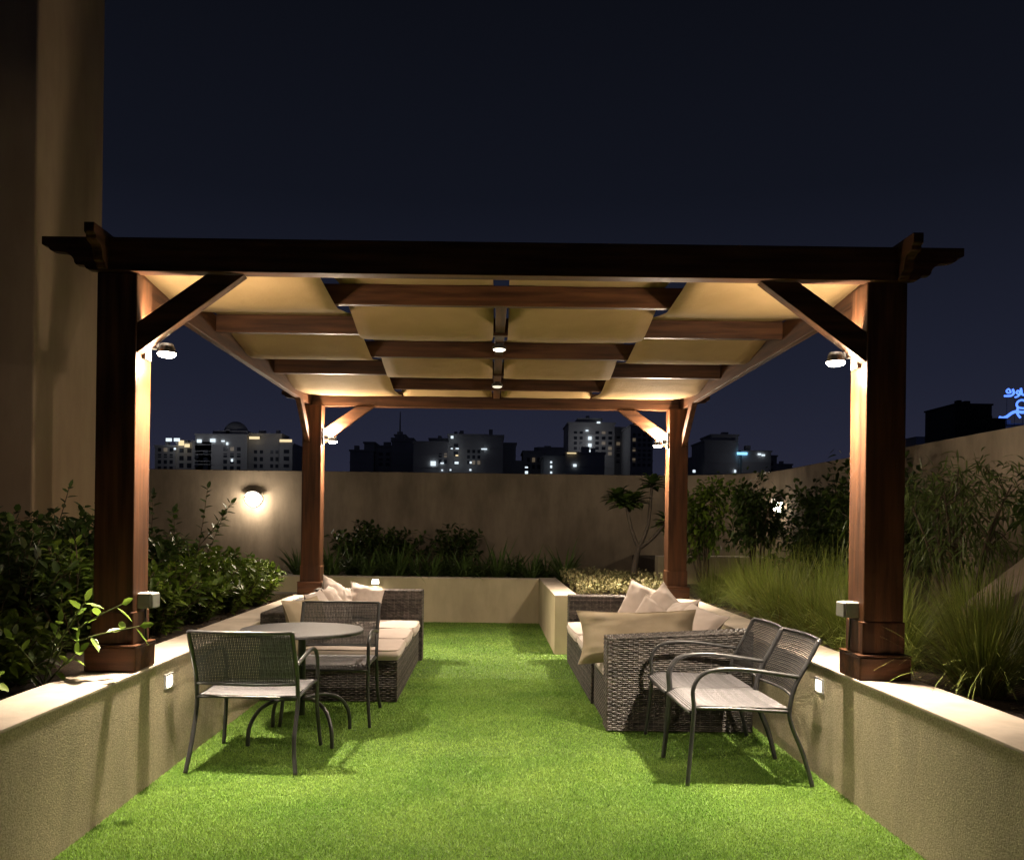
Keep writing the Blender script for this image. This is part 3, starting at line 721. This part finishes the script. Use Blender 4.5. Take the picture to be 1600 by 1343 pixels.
# strap-leaved plants along the far wall
def ribbons(name, B, D, length, width, bend, m, parent, seg=5):
    """curving tapered blades; arrays of base, initial dir, length, width, bend"""
    n = len(B); t = np.linspace(0, 1, seg+1)
    H = D.copy(); H[:, 2] = 0; H /= np.linalg.norm(H, axis=1, keepdims=True)+1e-9
    Sd = np.stack([-H[:, 1], H[:, 0], np.zeros(n)], 1)
    A = np.zeros((n, seg+1, 2, 3))
    for k, tt in enumerate(t):
        c = B+D*(length*tt)[:, None]+H*(length*bend*tt**2*.35)[:, None]-np.array([0, 0, 1.])*(length*bend*tt**2.2)[:, None]
        w_ = (width*(1-tt**1.6)*.5+.0004)[:, None]
        A[:, k, 0] = c-Sd*w_; A[:, k, 1] = c+Sd*w_
    i0 = np.arange(n)[:, None]*(2*(seg+1)); f = []
    for k in range(seg): f.append(i0+np.array([[2*k, 2*k+1, 2*k+3, 2*k+2]]))
    F = np.stack(f, 1).reshape(-1)
    return link(name, np_mesh(name, A.reshape(-1, 3), F, 4, m), parent)
def strap_plant(loc, n, ln, wd_, label, m=LEAFD, name='strap_leaf_plant', grp='strap leaved plants along the far wall', cat='plant'):
    r = empty(name, loc); tag(r, label, cat, grp)
    a = rng.uniform(0, 2*PI, n); tl = rng.uniform(.12, .85, n)
    D = np.stack([np.cos(a)*np.sin(tl), np.sin(a)*np.sin(tl), np.cos(tl)], 1)
    B = np.stack([np.cos(a)*.04, np.sin(a)*.04, np.zeros(n)], 1)
    ribbons('leaves', B, D, ln*rng.uniform(.7, 1.1, n), np.full(n, wd_)*rng.uniform(.7, 1.1, n), rng.uniform(.15, .7, n), m, r); return r
STRAPM = mat('strap_leaf', (.06, .10, .025), .42, (.11, .17, .045), 4, island=.4, spec=.5, trans=.2)
for i, x in enumerate(np.linspace(-2.9, 1.15, 17)):
    k = ['leftmost', 'second', 'third', 'fourth', 'fifth', 'sixth', 'seventh', 'eighth', 'ninth', 'tenth', 'eleventh', 'twelfth', 'thirteenth', 'fourteenth', 'fifteenth', 'sixteenth', 'rightmost'][i]
    strap_plant((x, 13.75+.28*(i % 2)+random.uniform(-.08, .08), .57), 58, .80+random.uniform(-.08, .12), .042, f'{k} from the left of the dark strap leaved plants above the far end wall', STRAPM)
shrub((-1.9, 15.2, .56), 1.0, .5, .95, 110, .13, .055, LEAFD, 'wide dark shrub against the boundary wall behind the strap leaved plants')
shrub((-.55, 15.3, .56), .5, .4, .95, 50, .12, .055, LEAFD, 'lower dark shrub right of the wide one against the boundary wall')
# low ground cover behind the right sofa
L = []
for k in range(5200):
    x = random.uniform(1.05, 2.25); y = random.uniform(10.4, 13.2)
    hh = .16+.16*abs(noise.noise((x*3, y*3, 0)))+.04*random.random(); p = V((x, y, .57+hh*random.random()**.4))
    L.append((tuple(p), tuple(rv()+V((0, 0, .7))), tuple(rv()+V((0, 0, .8))), random.uniform(.035, .065), random.uniform(.014, .026), .1))
tag(leaf_mesh('ground_cover', L, GCOV), 'low pale leaved ground cover in the bed behind the far end of the right sofa', 'ground cover', kind='stuff')
# dry leaves lying on the soil of both beds
L = []
for k in range(1500):
    x = random.choice((random.uniform(-4.2, -2.15), random.uniform(2.28, 4.4))); y = random.uniform(3.4, 10)
    L.append(((x, y, .578+random.random()*.008), tuple(rv()*V((1, 1, .25))+V((.01, 0, 0))), tuple(rv()*.3+V((0, 0, 1))), random.uniform(.03, .075), random.uniform(.015, .035), .05))
tag(leaf_mesh('leaf_litter', L, mat('dry_leaf', (.13, .08, .035), .8, (.22, .15, .07), 5, island=.5)), 'dry fallen leaves on the soil of the planter beds', 'leaf litter', kind='stuff')
# plumeria
pt = empty('plumeria_tree', (1.94, 12.0, .57)); tag(pt, 'small forked plumeria tree with a leaf rosette in front of the far wall', 'tree')
q = MB(); q.tube(bez([(0, 0, 0), (.0, 0, .28), (.06, 0, .60)]), .05, 10, r2=.034)
for P_ in ([(.06, 0, .58), (-.04, 0, .85), (-.12, 0, 1.18)], [(.06, 0, .58), (.18, .0, .90), (.24, .05, 1.48)], [(.06, 0, .58), (.26, -.05, .75), (.42, -.1, .98)]):
    q.tube(bez(P_), .030, 9, r2=.018)
q.build('trunk', mat('plumeria_bark', (.03, .022, .015), .8, (.05, .038, .026), 20), pt, 0, True)
L = []
for c, k in (((-.12, 0, 1.22), 46), ((-.22, .05, 1.30), 36), ((.02, .05, 1.26), 26), ((.42, -.1, .98), 18), ((.24, .05, 1.48), 26)):
    for j in range(k):
        a = j*2.4; tl = .5+1.0*(j/k); d = V((math.cos(a)*math.sin(tl), math.sin(a)*math.sin(tl), math.cos(tl)*.8))
        L.append((tuple(V(c)-V((0, 0, .08*j/k))), tuple(d), (0, 0, 1), random.uniform(.20, .30), .10, .35))
leaf_mesh('crown', L, LEAFD, pt)

# fountain grass in the right planter
def fgrass(loc, n, ln, label, m=GRASSL, spread=.92, wd_=.005, base=.10):
    r = empty('fountain_grass', loc); tag(r, label, 'ornamental grass', 'fountain grass clumps in the right planter')
    def part(name, n, ln, m, wd_, tmax, bmax):
        a = rng.uniform(0, 2*PI, n); tl = np.abs(rng.normal(0, tmax*.5, n)).clip(0, tmax)
        D = np.stack([np.cos(a)*np.sin(tl), np.sin(a)*np.sin(tl), np.cos(tl)], 1)
        rr = base*np.sqrt(rng.uniform(0, 1, n)); B = np.stack([np.cos(a)*rr, np.sin(a)*rr, np.zeros(n)], 1)
        ribbons(name, B, D, ln*rng.uniform(.45, 1.1, n), np.full(n, wd_)*rng.uniform(.6, 1.2, n), rng.uniform(.05, bmax, n), m, r, 6)
    part('blades', n, ln, m, wd_, spread, .75); part('dry_base', n//6, ln*.45, GRASSO, wd_, spread*1.2, .4)
    return r
spots = [(2.62, 4.75, .62, 'nearest fountain grass clump at the right edge by the wall cap'), (3.05, 5.35, .70, 'fountain grass clump behind the nearest one at the right'),
         (2.62, 5.75, .62, 'fountain grass clump right behind the front right post'), (3.3, 6.0, .60, 'fountain grass clump in front of the sloping parapet'),
         (2.62, 6.55, .66, 'fountain grass clump just left of the front right post'), (2.65, 7.25, .70, 'fountain grass clump behind the stacked chairs'),
         (2.60, 7.95, .72, 'fountain grass clump beside the middle of the right sofa back'), (2.66, 8.7, .72, 'fountain grass clump beside the far pillows of the right sofa'),
         (2.75, 9.5, .66, 'fountain grass clump right of the back right post'), (3.25, 7.4, .78, 'tall fountain grass clump in the middle of the right bed'),
         (3.3, 8.5, .80, 'tall fountain grass clump below the dark tree'), (3.35, 9.7, .75, 'far fountain grass clump in front of the raised wall'), (3.7, 6.9, .7, 'fountain grass clump beyond the sloping parapet'), (2.6, 10.4, .5, 'small fountain grass clump just behind the back right post'), (3.1, 11.2, .6, 'fountain grass clump at the foot of the leafy tree right of the back right post')]
for i, (x, y, ln, l) in enumerate(spots): fgrass((x, y, .57), 1100, ln*1.15, l)
# a few long stray blades near the front right post
r = empty('stray_grass', (2.72, 4.70, .57)); tag(r, 'long stray grass blades arching over the right wall cap', 'ornamental grass')
k = 9; a = rng.uniform(2.2, 4.2, k); tl = rng.uniform(.5, .9, k)
D = np.stack([np.cos(a)*np.sin(tl), np.sin(a)*np.sin(tl), np.cos(tl)], 1)
ribbons('blades', np.zeros((k, 3)), D, rng.uniform(.5, .85, k), np.full(k, .006), rng.uniform(.35, .65, k), GRASSL, r, 8)
# trees at the right
def tree(loc, name, label, hstem, nst, crx, cry, crz, cz, nl, lf, wf, m, droop=.25, group='trees beyond the right bed', gap=.35):
    r = empty(name, loc); tag(r, label, 'tree', group)
    q = MB(); tips = []
    for k in range(nst):
        a = random.uniform(0, 2*PI); rr = random.uniform(.3, 1)
        top = V((math.cos(a)*crx*rr*.8, math.sin(a)*cry*rr*.8, cz+random.uniform(-.5, .7)*crz))
        b = V((math.cos(a)*.06, math.sin(a)*.06, 0)); pts = bez([b, b.lerp(top, .5)+V((0, 0, hstem*.15))+rv()*.05, top], 6)
        q.tube(pts, .016, 6, r2=.005, cap=False)
        for j in range(4):
            p0 = pts[random.randrange(len(pts)//2, len(pts))]; t2 = p0+rv()*V((crx, cry, crz)).length*.28+V((0, 0, .08))
            q.tube([p0, p0.lerp(t2, .5)+rv()*.02, t2], .006, 5, r2=.002, cap=False); tips.append(t2)
        tips.append(top)
    q.build('trunk', STEM, r, 0, True)
    L = []
    for k in range(nl):
        c = random.choice(tips); p = c+V((random.gauss(0, crx*gap*.5), random.gauss(0, cry*gap*.5), random.gauss(0, crz*gap*.5)))
        d = rv()+V((0, 0, .1))+(p-V((0, 0, cz))).normalized()*.7
        L.append((tuple(p), tuple(d), tuple(rv()*.6+V((0, 0, 1))), lf*random.uniform(.6, 1.2), wf*random.uniform(.7, 1.1), droop*random.random()*2))
    leaf_mesh('crown', L, m, r); return r
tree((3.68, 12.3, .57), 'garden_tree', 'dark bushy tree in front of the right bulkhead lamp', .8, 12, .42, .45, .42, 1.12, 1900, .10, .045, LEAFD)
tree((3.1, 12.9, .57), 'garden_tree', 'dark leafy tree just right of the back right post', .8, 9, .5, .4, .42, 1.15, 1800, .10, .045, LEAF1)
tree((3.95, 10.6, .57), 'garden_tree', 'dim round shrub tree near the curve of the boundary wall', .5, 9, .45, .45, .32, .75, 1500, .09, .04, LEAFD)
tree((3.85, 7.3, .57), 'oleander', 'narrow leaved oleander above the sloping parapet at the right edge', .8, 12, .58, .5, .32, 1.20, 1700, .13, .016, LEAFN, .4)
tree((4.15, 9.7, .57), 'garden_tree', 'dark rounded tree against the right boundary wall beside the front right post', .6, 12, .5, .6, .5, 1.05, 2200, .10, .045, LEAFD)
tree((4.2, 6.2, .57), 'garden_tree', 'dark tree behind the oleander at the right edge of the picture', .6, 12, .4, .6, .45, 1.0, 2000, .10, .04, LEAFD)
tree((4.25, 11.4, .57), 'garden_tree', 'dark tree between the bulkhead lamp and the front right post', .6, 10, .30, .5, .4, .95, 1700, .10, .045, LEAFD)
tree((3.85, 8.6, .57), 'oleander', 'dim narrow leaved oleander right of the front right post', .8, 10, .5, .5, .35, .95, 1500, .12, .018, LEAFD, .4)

# ------------------------------------------------------------------ city skyline
def px(x, y, D):
    dx = x-765; dy = y-819; r_ = R(.75); a = dx*math.cos(r_)+dy*math.sin(r_); b = -dx*math.sin(r_)+dy*math.cos(r_)
    return a*D/1400, 1.45-b*D/1400
def block(name, label, D, boxes, m, rows=None, lit=(), group='city buildings on the skyline', dep=18, extra=None):
    """boxes in photo pixels measured at distance D: (x0, x1, ytop)"""
    X0 = px(boxes[0][0], 700, D)[0]; r = empty(name, (X0, D, 0)); tag(r, label, 'building', group)
    for i, b in enumerate(boxes):
        x0, _ = px(b[0], 700, D); x1, _ = px(b[1], 700, D); _, zt = px((b[0]+b[1])/2, b[2], D)
        dd = dep-(i % 3)*2.5; yo = (i % 3)*1.2
        q = MB(); q.box(x0-X0, yo, -1, x1-X0, dd, zt); q.box(x0-X0-.3, yo-.3, zt+.01, x1-X0+.3, dd+.3, zt+.5)
        for k in range(1, 7):
            zz = zt-3.3*k; q.box(x0-X0-.12, yo-.14, zz, x1-X0+.12, yo-.01, zz+.28)
        for k in range(int((x1-x0)/5)):
            xx = x0-X0+random.uniform(.5, max(.6, x1-x0-2.5)); hh = random.uniform(.6, 2.0); q.box(xx, yo+3+k*.3, zt+.5, xx+random.uniform(.8, 2.2), yo+5+k*.3, zt+.5+hh)
        q.build('facade', b[3] if len(b) > 3 else m, r)
    wm = None
    for (xa, xb, ya, yb, nx, ny, ii) in rows or ():
        xw0, zt = px(xa, ya, D); xw1, zb = px(xb, yb, D); zb = px(xa, yb, D)[1]
        sw = (xw1-xw0)/nx; sh = (zt-zb)/ny
        q = MB(); q.box(-sw*.27, -.12, -sh*.3, sw*.27, .0, sh*.3)
        first = None
        for i in range(nx):
            for j in range(ny):
                if first is None: first = q.build('window', CITYW, r); o = first
                elif random.random() < .10:
                    if wm is None: wm = q.build('window', CITYDIM, r); o = wm
                    else: o = wm.copy(); C.objects.link(o); o.parent = r
                else: o = first.copy(); C.objects.link(o); o.parent = r
                o.location = (xw0-X0+sw*(i+.5), (ii % 3)*1.2-.01, zb+sh*(j+.5))
    for (x, y, w_, h_, mm) in lit:
        xx, zz = px(x, y, D); a = w_*D/1400/2; b = h_*D/1400/2
        q = MB(); q.box(-a, -.3, -b, a, -.05, b); o = q.build('lit_window', mm, r); o.location = (xx-X0, -.25, zz)
    return r
Lw, Yw = CITYL, CITYY
hb = block('domed_hotel', 'large domed apartment hotel on the skyline at the left', 300,
      [(305, 386, 680), (240, 272, 697), (272, 300, 692), (300, 330, 690), (330, 345, 685), (386, 437, 678), (437, 457, 694)], CITY,
      [(347, 378, 696, 736, 3, 4, 0), (315, 328, 700, 736, 1, 3, 0), (243, 270, 697, 735, 3, 4, 1), (274, 298, 697, 732, 2, 3, 2), (302, 312, 706, 732, 1, 2, 0), (392, 410, 700, 732, 2, 3, 2), (418, 434, 700, 732, 2, 3, 2), (440, 455, 700, 732, 1, 3, 0)],
      [(264.5, 687, 9, 5, Lw), (277, 687, 9, 5, Lw), (284, 692, 8, 8, Yw), (293, 696, 8, 5, Yw), (312, 689, 7, 5, Lw), (333, 688, 8, 5, Lw), (355.5, 693, 3, 4, Lw), (398, 684, 16, 4, Yw), (447, 688.5, 19, 4, Yw), (363, 719, 3, 4, Lw), (274, 701, 3, 3, Lw), (349, 689, 5, 2, Lw)])
X0 = hb.location.x; xd, zd = px(357, 671, 300)
q = MB(); q.lathe([(4.2, 0), (4.1, .6), (3.6, 1.7), (2.6, 2.8), (1.4, 3.5), (.3, 3.7)], 24, (xd-X0, 9, zd)); q.build('dome', CITY, hb, 0, True)
q = MB(); x1, z1 = px(336, 680, 300); x2, _ = px(383, 680, 300); q.box(x1-X0, 3, z1, x2-X0, 15, zd); q.build('drum', CITY, hb)
q = MB(); x1, z1 = px(383, 680, 300); x2, _ = px(402, 680, 300); q.box(x1-X0, 4, z1-.5, x2-X0, 15, zd-.6); q.build('plant_room', CITY, hb)
block('apartment_block', 'dark apartment block just right of the back left post', 260, [(547, 584, 705), (568, 584, 692), (584, 612, 697), (612, 646, 690)], CITYD,
      [(572, 582, 706, 730, 1, 3, 1), (588, 610, 704, 728, 2, 3, 2)])
ba = block('mast_building', 'dark city building with a slim antenna mast', 290, [(612, 645, 686), (616, 632, 680)], CITYD)
x, z = px(622, 683, 290); q = MB(); q.tube([(x-ba.location.x, 6, z-2), (x-ba.location.x, 6, z+9)], .45, 6, r2=.15); q.tube([(x-ba.location.x, 6, z+1), (x-ba.location.x, 6, z+2.4)], 1.0, 8); q.build('mast', CITYD, ba)
block('apartment_block', 'wide dark apartment block in the middle of the skyline', 240, [(646, 700, 692), (700, 760, 680), (670, 740, 686), (756, 786, 682)], CITYD,
      [(684, 700, 706, 726, 2, 2, 0), (706, 718, 690, 726, 1, 3, 1), (728, 752, 700, 726, 3, 3, 1)],
      [(706.5, 683, 4, 4, Lw), (714.5, 700.8, 5, 1.8, Lw), (706, 700.8, 3, 1.8, Lw), (714, 711.5, 4, 2, CITYY), (677, 724, 8, 7, Lw), (713.5, 723, 6, 3.5, Lw), (735.5, 722.5, 3, 3, Lw), (691, 723.5, 5, 2, Lw), (756.5, 701.5, 9, 1.8, Lw), (704, 734, 2.4, 2.4, Lw), (735, 734, 3, 2.6, Lw), (691, 734.5, 2.4, 2, Lw), (822.5, 730, 4.5, 2.2, Lw), (822.5, 738, 4.5, 4.5, Lw)])
block('apartment_block', 'low dim block between the middle towers of the skyline', 250, [(784, 806, 694), (818, 850, 706), (842, 885, 700), (806, 818, 722)], CITYD, [(822, 846, 712, 734, 3, 2, 1)])
block('apartment_tower', 'tall pale apartment tower with three bright windows left of the back right post', 270, [(888, 960, 662), (904, 940, 655), (960, 985, 668)], CITY,
      [(895, 912, 672, 712, 2, 5, 0), (928, 958, 672, 712, 3, 5, 0), (963, 982, 678, 724, 2, 5, 2)],
      [(921.5, 684.5, 5, 5, Lw), (921.5, 695.5, 5, 5, Lw), (921, 705.5, 5, 5, Lw), (917, 672.6, 4, 2, Lw), (935, 660, 5, 2.5, Lw)])
block('apartment_block', 'low lit podium block in front of the tall tower', 230, [(884, 945, 709), (850, 900, 714)], CITYD, [], [(861, 722, 3, 3, Lw), (861, 729, 3, 4, Lw), (861, 738, 3, 3, Lw), (898, 727, 5, 4, Lw), (893, 708, 14, 1.6, CITYY)])
block('apartment_tower', 'dark slim tower directly left of the back right post', 255, [(985, 1020, 666), (996, 1012, 660)], CITYD, [(987, 1018, 675, 730, 4, 7, 0)])
block('office_block', 'city block with a blue lit strip right of the back right post', 280, [(1101, 1150, 690), (1113, 1155, 680), (1145, 1218, 712), (1160, 1205, 706)], CITYD,
      [(1150, 1214, 716, 740, 7, 2, 2)], [(1159, 708.5, 16, 4, emit('city_blue', (.25, .65, 1), 1.6)), (1186, 709.5, 5, 2.5, Lw), (1192, 711, 5, 2.5, Lw), (1084, 736, 4, 4, Lw), (1148, 736, 3, 4, Lw)])
block('office_block', 'far dim block behind the leafy tree right of the post', 320, [(1081, 1101, 716), (1216, 1240, 726)], CITYD)
bn = block('office_tower', 'black square tower at the right edge of the skyline', 260, [(1492, 1549, 633), (1545, 1574, 655)], mat('black_facade', (.02, .02, .022), .7))
block('office_block', 'brown topped block under the blue neon sign', 300, [(1572, 1660, 664)], CITYD)
block('apartment_block', 'very faint low block right of the front right post', 320, [(1432, 1450, 684)], CITYD)
# neon sign (blue Arabic lettering)
ns = empty('neon_sign', (*[px(1561, 652, 298)[0], 298], px(1561, 652, 298)[1])); tag(ns, 'blue neon Arabic lettering above the skyline at the right edge', 'neon sign')
k_ = 298/1400/9.594
def st(pts, w_=.35):
    q = MB(); q.tube(bez([((u-1170)*k_, 0, -(v-690)*k_) for u, v in pts], 5), w_, 7); q.build('letter', NEON, ns, 0, True)
st([(1245, 366), (1300, 366), (1350, 360), (1385, 330), (1382, 290), (1366, 262)])
st([(1340, 300), (1310, 262), (1278, 285), (1290, 318), (1330, 318), (1345, 300)], .28)
st([(1405, 385), (1445, 372), (1478, 340), (1475, 300), (1445, 285), (1428, 315), (1450, 335), (1478, 330)], .3)
st([(1490, 245), (1500, 290), (1510, 335), (1545, 348), (1590, 348)])
st([(1175, 688), (1230, 696), (1290, 675), (1345, 632), (1400, 604), (1460, 598), (1520, 606), (1580, 600)], .5)
st([(1560, 440), (1510, 425), (1455, 445), (1432, 490), (1450, 530), (1500, 545), (1570, 548)])
st([(1450, 545), (1440, 590), (1450, 640), (1490, 690)])
q = MB()
for u in (1300, 1420, 1540): q.tube([((u-1170)*k_, .6, -(330-690)*k_), ((u-1170)*k_, .6, -2.5)], .08, 5)
q.build('sign_support', LAMPM, ns)

# added fill lights hanging before the far hotel and towers to brighten their facades
for x, y, D, p in ((277, 690, 290, 900), (330, 690, 290, 900), (398, 688, 290, 900), (447, 692, 290, 500), (921, 690, 262, 1200), (714, 712, 232, 500), (1170, 709, 272, 500)):
    X, Z = px(x, y, D); light('facade_fill_light', 'POINT', (X, D, Z), p*.22, None, .5, color=(.9, .92, 1))
